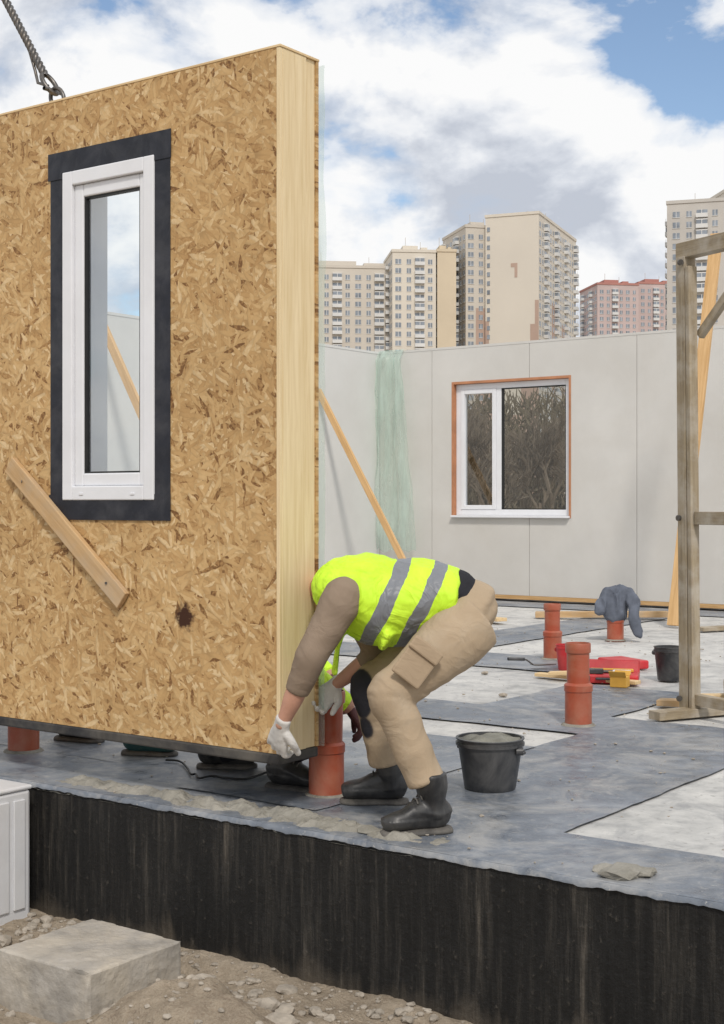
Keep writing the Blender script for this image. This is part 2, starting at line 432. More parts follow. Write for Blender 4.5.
for j in range(n2+1):
    for i in range(n1+1):
        u=U0+(U1-U0)*i/n1; v=V0+(V1-V0)*j/n2
        c=3.43+.03*nz((u,0,0),3); wd=.07+.06*nz((u,0,0),2.3,4)+.03*nz((u,0,0),11,4)
        e=1-((v-c)/wd)**2; eu=min(1,(u-U0)/.3,(U1-u)/.25)
        h=.018*min(e,1)+.016*nz((u,v,0),12)+.012*nz((u,v,0),30,2)+.006*nz((u,v,0),70,2)
        h=h*max(eu,0)-.012*(1-max(min(eu,1),0))
        vs.append((u,v,.004+max(h,-.02)))
for j in range(n2):
    for i in range(n1):
        a=j*(n1+1)+i; fs.append((a,a+1,a+n1+2,a+n1+1))
mk("mortar_bed",vs,fs,mortar_m,smooth=True)

# ---------------------------------------------------------------- concrete block
bm=bmesh.new(); bmesh.ops.create_cube(bm,size=1)
for v in bm.verts: v.co=Vector((v.co.x*.39,v.co.y*.38,v.co.z*.20))
bmesh.ops.subdivide_edges(bm,edges=bm.edges[:],cuts=34,use_grid_fill=True)
bm.normal_update()
for v in bm.verts:
    cnt=(abs(abs(v.co.x)-.195)<.001)+(abs(abs(v.co.y)-.19)<.001)+(abs(abs(v.co.z)-.10)<.001)
    chip=max(0,nz(v.co,11,8)-.2)*.045 if cnt>1 else 0
    v.co+=v.normal*(.003*nz(v.co,12)+.002*nz(v.co,40)-chip-(.003 if cnt>1 else 0))
me=bpy.data.meshes.new("concrete_block"); bm.to_mesh(me); bm.free()
cb=dusty("cast_concrete",(.35,.325,.29),.25,9,.9,.9,(.53,.47,.38),.7,.2,.01,fine=70)
me.materials.append(cb); o=link(bpy.data.objects.new("concrete_block",me)); o.location=(-3.14,2.91,-.425)

# ---------------------------------------------------------------- white plastic cabinet at left
cab=empty("plastic_cabinet",(-4.02,3.12,GZ))
wp=dusty("white_plastic",(.66,.67,.69),.06,5,.4,.05,(.5,.47,.42),.3,.5)
boxes("body",[(-4.35,-3.83,3.02,3.27,GZ-.01,.0)],[wp],cab,.012)
boxes("lid",[(-4.353,-3.826,3.017,3.275,.0,.015)],[wp],cab,.006)
boxes("side_panel",[(-3.8298,-3.822,a,a+.05,GZ+.04,-.03) for a in (3.05,3.12,3.19)],[wp],cab,.003)
boxes("front_panel",[(-4.33+.05*i,-4.295+.05*i,3.012,3.0198,GZ+.03,-.02) for i in range(10)],[wp],cab,.003)

# ---------------------------------------------------------------- hoisted OSB wall panel
PV0,PV1,PU0,PU1,PZ0,PZ1=3.43,3.628,-6.5,-2.832,.167,2.455
wu0,wu1,wz0,wz1=-3.838,-3.382,1.01,2.185
panel=empty("osb_wall_panel",((PU0+PU1)/2,3.53,PZ0))
def ring(u0,u1,z0,z1,a0,a1,b0,b1,v0,v1):
    return [(u0,a0,v0,v1,z0,z1),(a1,u1,v0,v1,z0,z1),(a0,a1,v0,v1,z0,b0),(a0,a1,v0,v1,b1,z1)]
pz=PZ0+.035
PO=Vector((-3.4,3.43,1.3))
add_stain(osb,(-3.246-PO.x,0,.619-PO.z),.05)
r=ring(PU0,PU1-.016,pz,PZ1-.006,wu0,wu1,wz0,wz1,PV0,PV0+.012)
boxes("osb_front",r,[osb.m],panel,origin=PO)
boxes("osb_back",ring(PU0,PU1,pz,PZ1-.006,wu0,wu1,wz0,wz1,PV1-.012,PV1),[osb.m],panel,origin=PO)
a,b=PV0+.0125,PV1-.0125
core=[(PU1-.045,PU1-.001,a,PV0+.135,pz,PZ1-.006),(PU1-.045,PU1-.006,PV0+.139,b,pz,PZ1-.006),(PU0,PU0+.045,a,b,pz,PZ1-.006),
 (PU0+.046,PU1-.046,a,b,PZ1-.057,PZ1-.007),(PU0+.046,PU1-.046,a,b,pz,pz+.045),
 (wu0-.04,wu0-.002,a,b,pz+.046,PZ1-.058),(wu1+.002,wu1+.04,a,b,pz+.046,PZ1-.058),(wu0,wu1,a,b,wz0-.05,wz0-.002),(wu0,wu1,a,b,wz1+.002,wz1+.05)]
boxes("timber_frame",core,[pine_v],panel,.002)
boxes("edge_batten",[(PU1-.0155,PU1-.001,PV0,PV0+.012,pz,PZ1-.0065)],[pine_v],panel,.001)
boxes("top_cap",[(PU0-.002,PU1+.002,PV0-.002,PV1+.002,PZ1-.0058,PZ1+.002)],[pine],panel,.001)
boxes("bottom_gasket",[(PU0,PU1-.002,PV0-.004,PV1+.002,PZ0,pz-.001)],[bitumen_sill],panel,.006)
boxes("window_lining",[(wu0+.003,wu0+.012,PV0+.056,PV1+.002,wz0,wz1),(wu1-.012,wu1-.003,PV0+.056,PV1+.002,wz0,wz1)],[upvc],panel)
boxes("tape_side",[(-3.907,-3.822,PV0-.003,PV0-.001,.95,2.25),(-3.398,-3.31,PV0-.003,PV0-.001,.943,2.257)],[black_tape],panel)
boxes("tape_top",[(-3.917,-3.305,PV0-.006,PV0-.0035,2.165,2.262),(-3.912,-3.307,PV0-.006,PV0-.0035,.94,1.03)],[black_tape],panel)
F0,F1=PV0-.010,PV0+.055
boxes("window_frame",ring(wu0,wu1,wz0,wz1,wu0+.05,wu1-.05,wz0+.05,wz1-.05,F0,F1),[upvc],panel,.004)
a0,a1,b0,b1=wu0+.0505,wu1-.0505,wz0+.0505,wz1-.0505
boxes("window_sash",ring(a0,a1,b0,b1,a0+.045,a1-.03,b0+.045,b1-.045,F0+.014,F1-.005),[upvc],panel,.005)
g0,g1,h0,h1=a0+.045,a1-.03,b0+.045,b1-.045
boxes("glazing_seal",ring(g0,g1,h0,h1,g0+.006,g1-.006,h0+.006,h1-.006,F0+.02,F0+.045),[rubber],panel)
mk("glass_pane",[(g0,F0+.03,h0),(g1,F0+.03,h0),(g1,F0+.03,h1),(g0,F0+.03,h1)],[(0,1,2,3)],glass,panel)
boxes("drain_caps",[(wu0+.09,wu0+.11,F0-.003,F0-.0003,wz0+.018,wz0+.026),(wu1-.11,wu1-.09,F0-.003,F0-.0003,wz0+.018,wz0+.026)],[upvc],panel,.001)
plank("lifting_batten",(-4.115,PV0-.014,1.143),(-3.522,PV0-.014,.662),.068,.022,pine_old,panel,up=(0,-1,0))
for q in (.12,.88):
    lathe("nail",[(.0005,.0),(.005,.0),(.005,.003),(.0005,.003)],steel,(-4.105+.58*q,PV0-.0255,1.135-.47*q),10,panel,(math.pi/2,0))
vs=[];fs=[]
for j in range(121):
    z=.2+2.24*j/120
    for i in range(5):
        vs.append((-3.1+(.283)*i/4+(.012*nz((0,0,z),2.5)+.006*nz((0,0,z),9) if i==4 else 0),PV1+.006+.008*(1+nz((i,0,z),4)),z))
for j in range(120):
    for i in range(4):
        q=j*5+i; fs.append((q,q+1,q+6,q+5))
mk("vapour_film",vs,fs,film_thin,panel,smooth=True)

# ---------------------------------------------------------------- crane sling
sl=empty("crane_sling",(-4.665,3.527,3.5))
def twist(p0,p1,R,r,turns,nm):
    p0=Vector(p0);p1=Vector(p1);t=(p1-p0).normalized();a=t.cross(Vector((0,1,0))).normalized();b=t.cross(a)
    n=int(turns*14)
    for s in range(3):
        curve("%s_%d"%(nm,s),[p0.lerp(p1,i/n)+a*R*math.cos(i/n*turns*6.283+s*2.094)+b*R*math.sin(i/n*turns*6.283+s*2.094) for i in range(n+1)],r,steel,sl)
def sling(pa,nm):
    pa=Vector(pa); top=Vector((-4.665,3.527,3.5)); d=(top-pa).normalized()
    side=Vector((0,1,0))
    c=pa+d*.05
    pts=[c+d*.045*math.cos(t)+d.cross(side)*.032*math.sin(t) for t in [i*6.283/20 for i in range(20)]]
    curve(nm+"_eye",pts,.008,steel,sl,True)
    c2=pa+d*.125
    pts=[c2+d*.05*math.cos(t)+side*.03*math.sin(t) for t in [i*6.283/20 for i in range(20)]]
    curve(nm+"_shackle",pts,.009,steel,sl,True)
    q=d.cross(side)
    curve(nm+"_pin",[c2-d*.035-side*.045,c2-d*.035+side*.045],.008,steel,sl)
    curve(nm+"_tail",[c2+d*.0+q*.01,c2+d*.05+q*.045,c2+d*.1+q*.03,c2+d*.2+q*.008],.006,steel,sl)
    twist(pa+d*.165,top,.008,.008,16,nm+"_rope")
sling((-3.955,3.527,2.46),"sling_a"); sling((-5.375,3.527,2.46),"sling_b")
curve("ring",[(-4.665+.06*math.sin(t),3.527,3.54+.07*math.cos(t)) for t in [i*.3142 for i in range(20)]],.014,steel,sl,True)
curve("hook",[(-4.665+.08*math.sin(t),3.527,3.66-.09*math.cos(t)) for t in [i*.3 for i in range(-5,14)]],.02,steel,sl)
curve("hoist_rope",[(-4.665,3.527,3.74),(-4.665,3.527,30)],.012,steel,sl)

# ---------------------------------------------------------------- erected walls
WB=12.45; WT=2.62
ow0,ow1,oz0,oz1=-7.93,-6.55,.86,2.26
back=empty("panel_wall",(-6,WB+.08,0))
cuts=[-8.87,-8.19,-7.93,-7.01,-6.55,-5.83,-4.65,-3.47,-2.29,-1.11,.07,1.25,2.43]
joints=set([-8.19,-7.01,-5.83,-4.65,-3.47,-2.29,-1.11,.07,1.25]); L=[]
for c0,c1 in zip(cuts[:-1],cuts[1:]):
    e0=c0+(.0025 if c0 in joints else 0); e1=c1-(.0025 if c1 in joints else 0)
    if c0>=ow0 and c1<=ow1: L+=[(e0,e1,WB,WB+.012,.06,oz0),(e0,e1,WB,WB+.012,oz1,WT)]
    else: L.append((e0,e1,WB,WB+.012,.06,WT))
boxes("sheathing",L,[board],back)
boxes("core",[(-8.87,ow0-.012,WB+.0125,WB+.17,.06,WT-.004),(ow1+.012,2.43,WB+.0125,WB+.17,.06,WT-.004),(ow0-.011,ow1+.011,WB+.0125,WB+.17,.06,oz0-.012),(ow0-.011,ow1+.011,WB+.0125,WB+.17,oz1+.012,WT-.004)],[board],back)
boxes("bottom_plate",[(-8.87,2.43,WB-.004,WB+.16,.02,.058)],[orange_wood],back)
boxes("damp_course",[(-8.87,2.43,WB-.06,WB+.18,.012,.0195)],[bitumen_sill],back)
boxes("top_plate",[(-9.02,2.43,WB-.003,WB+.175,WT+.0005,WT+.025)],[board],back)
rv=dusty("reveal_timber",(.46,.21,.11),.2,8,.7,.2)
boxes("reveal",[(ow0-.011,ow0+.012,WB-.004,WB+.168,oz0-.011,oz1+.011),(ow1-.012,ow1+.011,WB-.004,WB+.168,oz0-.011,oz1+.011),(ow0+.0125,ow1-.0125,WB-.004,WB+.168,oz1-.014,oz1+.011)],[rv],back)
boxes("outer_sill",[(ow0,ow1,WB-.05,WB+.168,oz0-.011,oz0+.012)],[upvc],back,.004)
fu0,fu1,fz0,fz1=ow0+.013,ow1-.013,oz0+.013,oz1-.015
v0,v1=WB+.05,WB+.115; mu=-7.40
boxes("window_frame",[(fu0,fu0+.06,v0,v1,fz0,fz1),(fu1-.06,fu1,v0,v1,fz0,fz1),(fu0+.06,fu1-.06,v0,v1,fz0,fz0+.06),(fu0+.06,fu1-.06,v0,v1,fz1-.06,fz1),(mu-.03,mu+.03,v0,v1,fz0+.06,fz1-.06)],[upvc],back,.004)
boxes("window_sash",ring(fu0+.0605,mu-.0305,fz0+.0605,fz1-.0605,fu0+.105,mu-.075,fz0+.105,fz1-.105,v0-.008,v1-.01),[upvc],back,.004)
boxes("glazing_seal",ring(mu+.0305,fu1-.0605,fz0+.0605,fz1-.0605,mu+.04,fu1-.07,fz0+.07,fz1-.07,v0+.01,v1-.01),[rubber],back)
glass2=glass_mat("window_glass_dark",(.74,.77,.77),.13)
mk("glass_pane",[(fu0,v0+.03,fz0),(fu1,v0+.03,fz0),(fu1,v0+.03,fz1),(fu0,v0+.03,fz1)],[(0,1,2,3)],glass2,back)
lw=empty("panel_wall",(-8.95,8,0)); L=[]
v=WB-.001
while v>4.6:
    L.append((-8.882,-8.87,v-1.176,v-.004,.06,WT)); v-=1.18
board2=dusty("gypsum_fibre_board_light",(.67,.67,.65),.05,1.6,.85,.06,(.58,.56,.53),.35)
boxes("sheathing",L,[board2],lw)
boxes("core",[(-9.04,-8.8825,v,WB+.17,.06,WT-.004)],[board],lw)
boxes("bottom_plate",[(-9.03,-8.866,v,WB-.07,.02,.058)],[orange_wood],lw)
boxes("top_plate",[(-9.045,-8.866,v,WB-.01,WT+.0005,WT+.025)],[board2],lw)
def brace(p0,p1,w=.075,t=.035,mat=orange_wood,up=(0,1,0)):
    return plank("timber_brace",p0,p1,w,t,mat,up=up)
brace((-8.86,11.34,2.16),(-7.60,11.42,.02),.065,up=(0,1,.01))
brace((-8.90,8.20,2.83),(-7.14,8.12,.02),up=(0,1,.01))
brace((-4.52,11.2,3.25),(-4.60,10.5,.02),.10,.04,up=(0,1,.2))
brace((-3.9,WB-.03,2.3),(-3.9,10.9,.02),up=(1,0,0))
vs=[];fs=[]
nj,ni=70,40
for j in range(nj+1):
    t=j/nj; z=2.64-t*2.15
    for i in range(ni+1):
        s=i/ni; wdt=.32+.24*t
        u=-8.862+wdt*s
        y=WB-.07+.035*math.sin(s*15+t*2+nz((s,t,0),2)*3)-.03*(1+nz((s*3,t*4,0),2))
        if t<.03: y=WB+.06*(1-t/.03)-.03; z=2.655
        vs.append((u,y,z+(.05*nz((s*4,0,0),1.5) if t>.95 else 0)))
for j in range(nj):
    for i in range(ni):
        q=j*(ni+1)+i; fs.append((q,q+1,q+ni+2,q+ni+1))
mk("plastic_film",vs,fs,film,smooth=True)

# ---------------------------------------------------------------- scaffold frame
sf=empty("scaffold_frame",W(1.526,6.51,0))
B=W(1.545,6.5,0); dr=Vector((.9,-.44,0)).normalized(); up=Vector((0,0,1)); dn=Vector((-dr.y,dr.x,0))
def P(a,z,off=0): return B+dr*a+up*z+dn*off
sf_m=gray_wood
plank("post_a",P(-.04,.01),P(-.065,2.15),.06,.068,sf_m,sf,up=dn)
plank("post_b",P(1.2,.01),P(1.2,2.15),.068,.068,sf_m,sf,up=dn)
plank("post_a_angle",P(.012,.03,-.01),P(-.016,2.1,-.01),.028,.05,sf_m,sf,up=dn)
plank("top_rail",P(-.10,2.18),P(1.25,2.18),.075,.06,sf_m,sf,up=dn)
plank("mid_rail",P(.02,.93),P(1.16,.93),.06,.045,sf_m,sf,up=dn)
plank("low_rail",P(.02,.09),P(1.16,.09),.05,.045,sf_m,sf,up=dn)
plank("diagonal",P(-.01,1.78,.04),P(.42,2.16,.04),.04,.03,sf_m,sf,up=dn)
plank("diagonal_b",P(1.16,1.78,.04),P(.75,2.16,.04),.04,.03,sf_m,sf,up=dn)
plank("foot_a",P(0,.03,-.24),P(0,.03,.26),.08,.04,sf_m,sf)
plank("foot_b",P(1.2,.03,-.28),P(1.2,.03,.30),.09,.045,sf_m,sf)
for i,z in enumerate((.93,2.12,.09)):
    lathe("bolt_%d"%i,[(.001,.0),(.014,.0),(.014,.012),(.001,.012)],steel,P(-.05,z,-.048),12,sf,(math.pi/2,0))

# ---------------------------------------------------------------- pipes
def pipe(u,v,h=.35,r=.062):
    e=empty("sewer_pipe",(u,v,0)); t=random.uniform(-.015,.015)
    lathe("socket",[(r*1.12,0),(r*1.12,.012),(r*1.0,.016),(r*1.0,h*.42),(r*1.06,h*.43),(r*1.06,h*.5),(r*.98,h*.515),(r*.84,h*.53)],pvc,(u,v,.0),36,e)
    lathe("pipe_body",[(r*.84,h*.4),(r*.84,h*.88),(r*.93,h*.885),(r*.95,h*.9),(r*.95,h*.985),(r*.92,h),(r*.86,h),(r*.83,h*.97),(r*.8,h*.4)],pvc,(u,v,.0),36,e,(t,t))
    lathe("mortar_ring",[(r*1.3,.004),(r*1.2,.010),(r*1.1,.014),(r*1.0,.014)],mortar_m,(u,v,.004),24,e)
pipe(-2.905,3.765,.365,.060); pipe(-4.40,3.72,.33)
pipe(-4.28,7.9,.36,.058); pipe(-2.915,5.62,.375,.06); pipe(-4.5,9.25,.32,.06); pipe(-1.2,8.3,.3)

# ---------------------------------------------------------------- buckets
def bucket(u,v,r,h,mat,fill,name="bucket"):
    e=empty(name,(u,v,0))
    lathe("shell",[(.001,0),(r*.74,0),(r*.77,.006),(r*.96,h*.86),(r*.965,h*.87),(r*1.03,h*.875),(r*1.035,h*.93),(r*.985,h*.935),(r*.99,h),(r*1.03,h*1.0),(r*1.03,h*1.02),(r*.95,h*1.02),(r*.93,h*.9),(r*.74,.01),(.001,.01)],mat,(u,v,.008),40,e)
    if fill:
        vs=[];fs=[];n=36;m=10
        for j in range(m+1):
            for i in range(n):
                a=i*2*math.pi/n; rr=r*.955*j/m; x,y=rr*math.cos(a),rr*math.sin(a)
                vs.append((u+x,v+y,.008+h*.97+.014*nz((x,y,0),26,u)+.012*(1-j/m)))
        for j in range(m):
            for i in range(n):
                k=(i+1)%n; fs.append((j*n+i,j*n+k,(j+1)*n+k,(j+1)*n+i)) 
        mk("mortar_fill",vs,fs,cement,e,smooth=True)
    hp=[(u+r*1.05*math.cos(a),v+r*1.06*math.sin(a),h*.88-.35*r*math.sin(a)) for a in [i*math.pi/20 for i in range(21)]]
    curve("handle",hp,.003,steel,e)
    for sx in (-1,1): lathe("lug",[(.001,-.012),(.014,-.012),(.014,.012),(.001,.012)],mat,(u+sx*r*1.02,v,h*.85),10,e,(0,math.pi/2))
bucket(-2.515,4.19,.116,.175,blackplastic,True)
bucket(-3.24,7.34,.085,.185,blackplastic,False)
redp=dusty("red_plastic",(.55,.02,.03),.15,8,.4,.05,(.5,.2,.16),.3,.5)
yel=dusty("yellow_card",(.75,.42,.08),.15,8,.7,.1)
bucket(-3.93,7.42,.06,.15,redp,False)
tcase=empty("tool_case",(-3.5,7.1,0),.4)
def lbox(nm,b,mat,par,bev=.004):
    o=boxes(nm,[b],[mat],None,bev,local=True); o.parent=par; return o
lbox("tray",(-.17,.17,-.11,.11,.008,.055),redp,tcase,.01)
lid=lbox("open_lid",(-.17,.17,-.012,.012,0,.1),redp,tcase,.008); lid.location=(0,.125,.02); lid.rotation_euler=(-.5,0,0)
lbox("handle",(-.06,.06,-.135,-.115,.03,.042),blackplastic,tcase,.004)
lbox("latch_l",(-.12,-.09,-.118,-.1105,.02,.05),blackplastic,tcase,.002)
lbox("latch_r",(.09,.12,-.118,-.1105,.02,.05),blackplastic,tcase,.002)
lbox("tools",(-.14,.1,-.03,.0,.056,.07),steel,tcase,.006)
lbox("tools_b",(-.1,.14,.03,.05,.056,.075),yel,tcase,.006)
lbox("tools_c",(-.12,-.02,-.09,-.05,.056,.085),blackplastic,tcase,.006)
lbox("tools_d",(.03,.13,-.09,-.05,.056,.08),upvc,tcase,.006)
pk=empty("cardboard_box",(-3.34,6.92,0),.2)
lbox("carton",(-.045,.045,-.04,.04,.008,.065),yel,pk,.004)
fl=lbox("flap",(-.045,.045,0,.04,0,.003),yel,pk,0); fl.location=(0,.042,.064); fl.rotation_euler=(.6,0,0)
fl=lbox("flap_b",(-.045,.045,-.04,0,0,.003),yel,pk,0); fl.location=(0,-.042,.064); fl.rotation_euler=(-.9,0,0)
rc=empty("tool_case",(-3.72,7.75,0),-.5)
lbox("tray",(-.14,.14,-.09,.09,.008,.06),redp,rc,.01); lbox("handle",(-.05,.05,-.115,-.095,.03,.042),blackplastic,rc,.004)
lbox("latch",(-.09,-.06,-.098,-.0905,.02,.05),blackplastic,rc,.002)
def loose(x0,d0,x1,d1,w=.09,t=.03,z=.012,mat=pine):
    plank("timber_plank",W(x0,d0,z+t/2),W(x1,d1,z+t/2+random.uniform(0,.02)),w,t,mat)
loose(1.0,8.0,1.5,7.6,.06,.02); loose(1.05,7.85,1.3,7.75,.05,.02,.035)
loose(1.45,6.85,2.3,6.45,.09,.03,.012,pine_old); loose(1.6,7.0,2.4,7.05,.07,.03,.012)
loose(1.5,12.1,2.6,11.9,.1,.05,.012,pine_old); loose(2.6,10.8,3.6,11.3,.10,.03,.012,gray_wood)
loose(.95,11.9,1.15,11.5,.1,.03); loose(1.75,6.6,1.9,7.2,.08,.03,.045,gray_wood)
tr=empty("trowel",W(1.02,8.35,.02),.9)
mk("blade",[(-.0,-.045,.012),(.0,.045,.012),(.15,0,.012),(0,-.045,.016),(0,.045,.016),(.15,0,.016)],[(0,1,2),(3,5,4),(0,3,4,1),(1,4,5,2),(2,5,3,0)],steel,tr,local=True)
o=curve("tang",[(0,0,.016),(-.04,0,.045),(-.06,0,.05)],.005,steel); o.parent=tr
o=curve("grip",[(-.055,0,.05),(-.16,0,.055)],.010,blackplastic); o.parent=tr
pts=[]
for i in range(60):
    t=i/59; pts.append(W(-.75+.42*t+.03*math.sin(t*9),5.35-.36*math.sin(t*2.6)+.1*nz((t*3,0,0),2),.018))
curve("power_cable",pts,.004,rubber)

bm=bmesh.new(); c=Vector((-4.5,9.25,0))
cx=Vector((CY,SY,0)); cd=Vector((-SY,CY,0))
loft(bm,[(c+Vector((0,0,.37)),.05,.05),(c+cx*.02+Vector((0,0,.35)),.085,.075),(c+Vector((0,0,.28)),.095,.08),(c+Vector((0,0,.2)),.085,.075)],cx)
loft(bm,[(c-cx*.05+Vector((0,0,.36)),.05,.05),(c-cx*.11-cd*.04+Vector((0,0,.28)),.05,.035),(c-cx*.12-cd*.05+Vector((0,0,.22)),.03,.025)],cx)
loft(bm,[(c+cx*.05+Vector((0,0,.36)),.05,.05),(c+cx*.12-cd*.06+Vector((0,0,.29)),.05,.035),(c+cx*.13-cd*.08+Vector((0,0,.15)),.045,.028),(c+cx*.15-cd*.08+Vector((0,0,.05)),.03,.024)],cx)
jk=dusty("blue_grey_cloth",(.12,.135,.17),.3,9,.9,.4)
fuse("draped_jacket",bm,jk,.007,2,lambda p:.022*fold(p,8,2,(1,1,.5))+.010*fold(p,20,3,(1,1,.5)))

# ================================================================= people
skin=dusty("skin",(.50,.27,.19),.12,14,.5,.1,None,0,.4,.002)
hair=dusty("hair",(.05,.035,.025),.3,60,.7,.8)
def cloth(name,c,var=.15,dirt=None,knees=(),kc=(.03,.03,.035),kr=.07,bs=.4,da=.4):
    m=M(name,.9,.12)
    n=m.noise(6,7,.6,.3); w=m.noise(280,2,.5); cz=m.noise(9,3,.5,1.4)
    col=m.ramp(n,[(.3,tuple(x*(1-var) for x in c)),(.7,tuple(x*(1+var) for x in c))])
    if dirt: col=m.mix(m.ramp(m.noise(9,8,.65,.2,m.map(loc=(4,1,2))),[(.48,0.0),(.7,da)]),col,dirt)
    for p in knees:
        d=m.n("ShaderNodeVectorMath",operation='DISTANCE'); m.l(m.tc.outputs["Object"],d.inputs[0]); d.inputs[1].default_value=p
        f=m.ramp(m.math('ADD',d.outputs["Value"],m.math('MULTIPLY',n,.02)),[(kr,1.0),(kr+.006,0.0)])
        col=m.mix(f,col,kc)
    m.col(col)
    rid=m.math('ABSOLUTE',m.math('SUBTRACT',cz,.5))
    m.bump(m.math('ADD',m.math('MULTIPLY',rid,-2.2),m.math('MULTIPLY',w,.08)),bs,.014)
    return m
def vest_mat(name,stripes,axis):
    m=M(name,.6,.3)
    n=m.noise(8,6,.6,.3); cz=m.noise(9,3,.5,1.4)
    col=m.ramp(n,[(.3,(.52,.82,.03)),(.7,(.66,.97,.06))])
    d=m.n("ShaderNodeVectorMath",operation='DOT_PRODUCT'); m.l(m.tc.outputs["Object"],d.inputs[0]); d.inputs[1].default_value=axis
    dv=m.math('ADD',d.outputs["Value"],m.math('MULTIPLY',m.math('SUBTRACT',m.noise(9,3),.5),.03))
    f=None
    for s,wd in stripes:
        q=m.math('LESS_THAN',m.math('ABSOLUTE',m.math('SUBTRACT',dv,s)),wd)
        f=q if f is None else m.math('MAXIMUM',f,q)
    if f is not None:
        col=m.mix(f,col,(.20,.21,.23))
        m.l(m.math('SUBTRACT',.6,m.math('MULTIPLY',f,.2)),m.b.inputs["Roughness"])
    rid=m.math('ABSOLUTE',m.math('SUBTRACT',cz,.5))
    m.col(col); m.bump(m.math('ADD',m.math('MULTIPLY',rid,-3.0),m.math('MULTIPLY',m.noise(250,2),.06)),.6,.016); return m.m
bootm=dusty("boot_leather",(.018,.018,.019),.3,12,.42,.3,(.15,.145,.135),.45,.5,.004)
solem=dusty("boot_sole",(.07,.065,.06),.3,12,.7,.3,(.25,.23,.2),.6)
glovem=cloth("knit_glove",(.66,.64,.61),.12,dirt=(.38,.35,.31),bs=.3).m
def hand(name,wrist,fwd,pn,mat,par,curl=(.3,.5,.4),side=1,k=1.0,spread=.12,thc=.5):
    f=Vector(fwd).normalized(); n=Vector(pn); n=(n-f*n.dot(f)).normalized(); s=f.cross(n)*side
    w=Vector(wrist); bm=bmesh.new()
    loft(bm,[(w-f*.02*k,.025*k,.020*k),(w+f*.01*k,.027*k,.019*k),(w+f*.045*k,.036*k,.017*k),(w+f*.075*k,.036*k,.014*k)],s,14,4,.5)
    for i,(o,L) in enumerate(((.028,.058),(.0095,.068),(-.0095,.063),(-.028,.05))):
        base=w+f*.068*k+s*o*k; d=(f+s*spread*o/.028).normalized()
        p=base; pts=[(p-d*.01*k,.0105*k,.0105*k)]
        for q,fr in enumerate((.45,.3,.25)):
            th=sum(curl[:q+1])+.06*i*(q>0)
            dd=(d*math.cos(th)+n*math.sin(th)).normalized()
            pts.append((p+dd*L*k*fr*.1,.0103*k,.0103*k)); p=p+dd*L*k*fr; pts.append((p,.0095*k-.0006*q,.0095*k-.0006*q))
        loft(bm,pts,s,10,3,.9)
    b=w+f*.018*k+s*.022*k; d1=(f*.65+s*.75+n*.25).normalized(); d2=(f*.85+s*.25+n*thc).normalized()
    loft(bm,[(b,.014*k,.014*k),(b+d1*.032*k,.0125*k,.0125*k),(b+d1*.032*k+d2*.028*k,.0108*k,.0108*k),(b+d1*.032*k+d2*.05*k,.009*k,.009*k)],s,10,4,.9)
    return fuse(name,bm,mat,.0032,2,lambda p:.0012*nz(p,60),par)
def boot(name,ank,toe,par,mat=bootm,shaft=.13,k=1.0):
    a=Vector(ank); d=Vector(toe); d.z=0; d.normalize(); g=Vector((a.x,a.y,0)); z=Vector((0,0,1)); sd=d.cross(z)
    bm=bmesh.new()
    R=[(-.052,.050,.028,.036),(-.040,.052,.036,.046),(0,.056,.038,.055),(.045,.050,.037,.045),(.085,.042,.043,.035),(.118,.038,.043,.032),(.140,.034,.034,.027)]
    loft(bm,[(g+d*q[0]*k+z*(q[1]+.014),q[2]*k,q[3]) for q in R],sd,16,4,.5)
    loft(bm,[(g-d*.010+z*.06,.038,.046),(g-d*.008+z*.10,.040,.046),(Vector((a.x,a.y,.135))-d*.004,.046,.050),(Vector((a.x,a.y,.135+shaft-.08)),.053,.056)],d,18,4,.15)
    fuse(name,bm,mat,.0045,2,lambda p:.006*crease(p,Vector((0,0,1)),16,1)*(1 if p.z>.06 else .15),par,.016)
    # laces across the instep
    for i in range(4):
        q=i/3; c=g+d*(.075-.040*q)+z*(.088+.034*q)
        curve(name+"_lace_%d"%i,[c-sd*.024-z*.008,c-sd*.012+z*.002,c+z*.004,c+sd*.012+z*.002,c+sd*.024-z*.008],.0025,solem,par)
    bm=bmesh.new()
    loft(bm,[(g+d*-.062*k+z*.014,.028,.014),(g-d*.038*k+z*.014,.038,.015),(g+z*.014,.037,.015),(g+d*.045*k+z*.014,.038,.015),(g+d*.09*k+z*.014,.047,.015),(g+d*.125*k+z*.014,.045,.015),(g+d*.152*k+z*.014,.027,.013)],sd,20,4,.6)
    fuse(name+"_sole",bm,solem,.004,1,None,par,.0085)
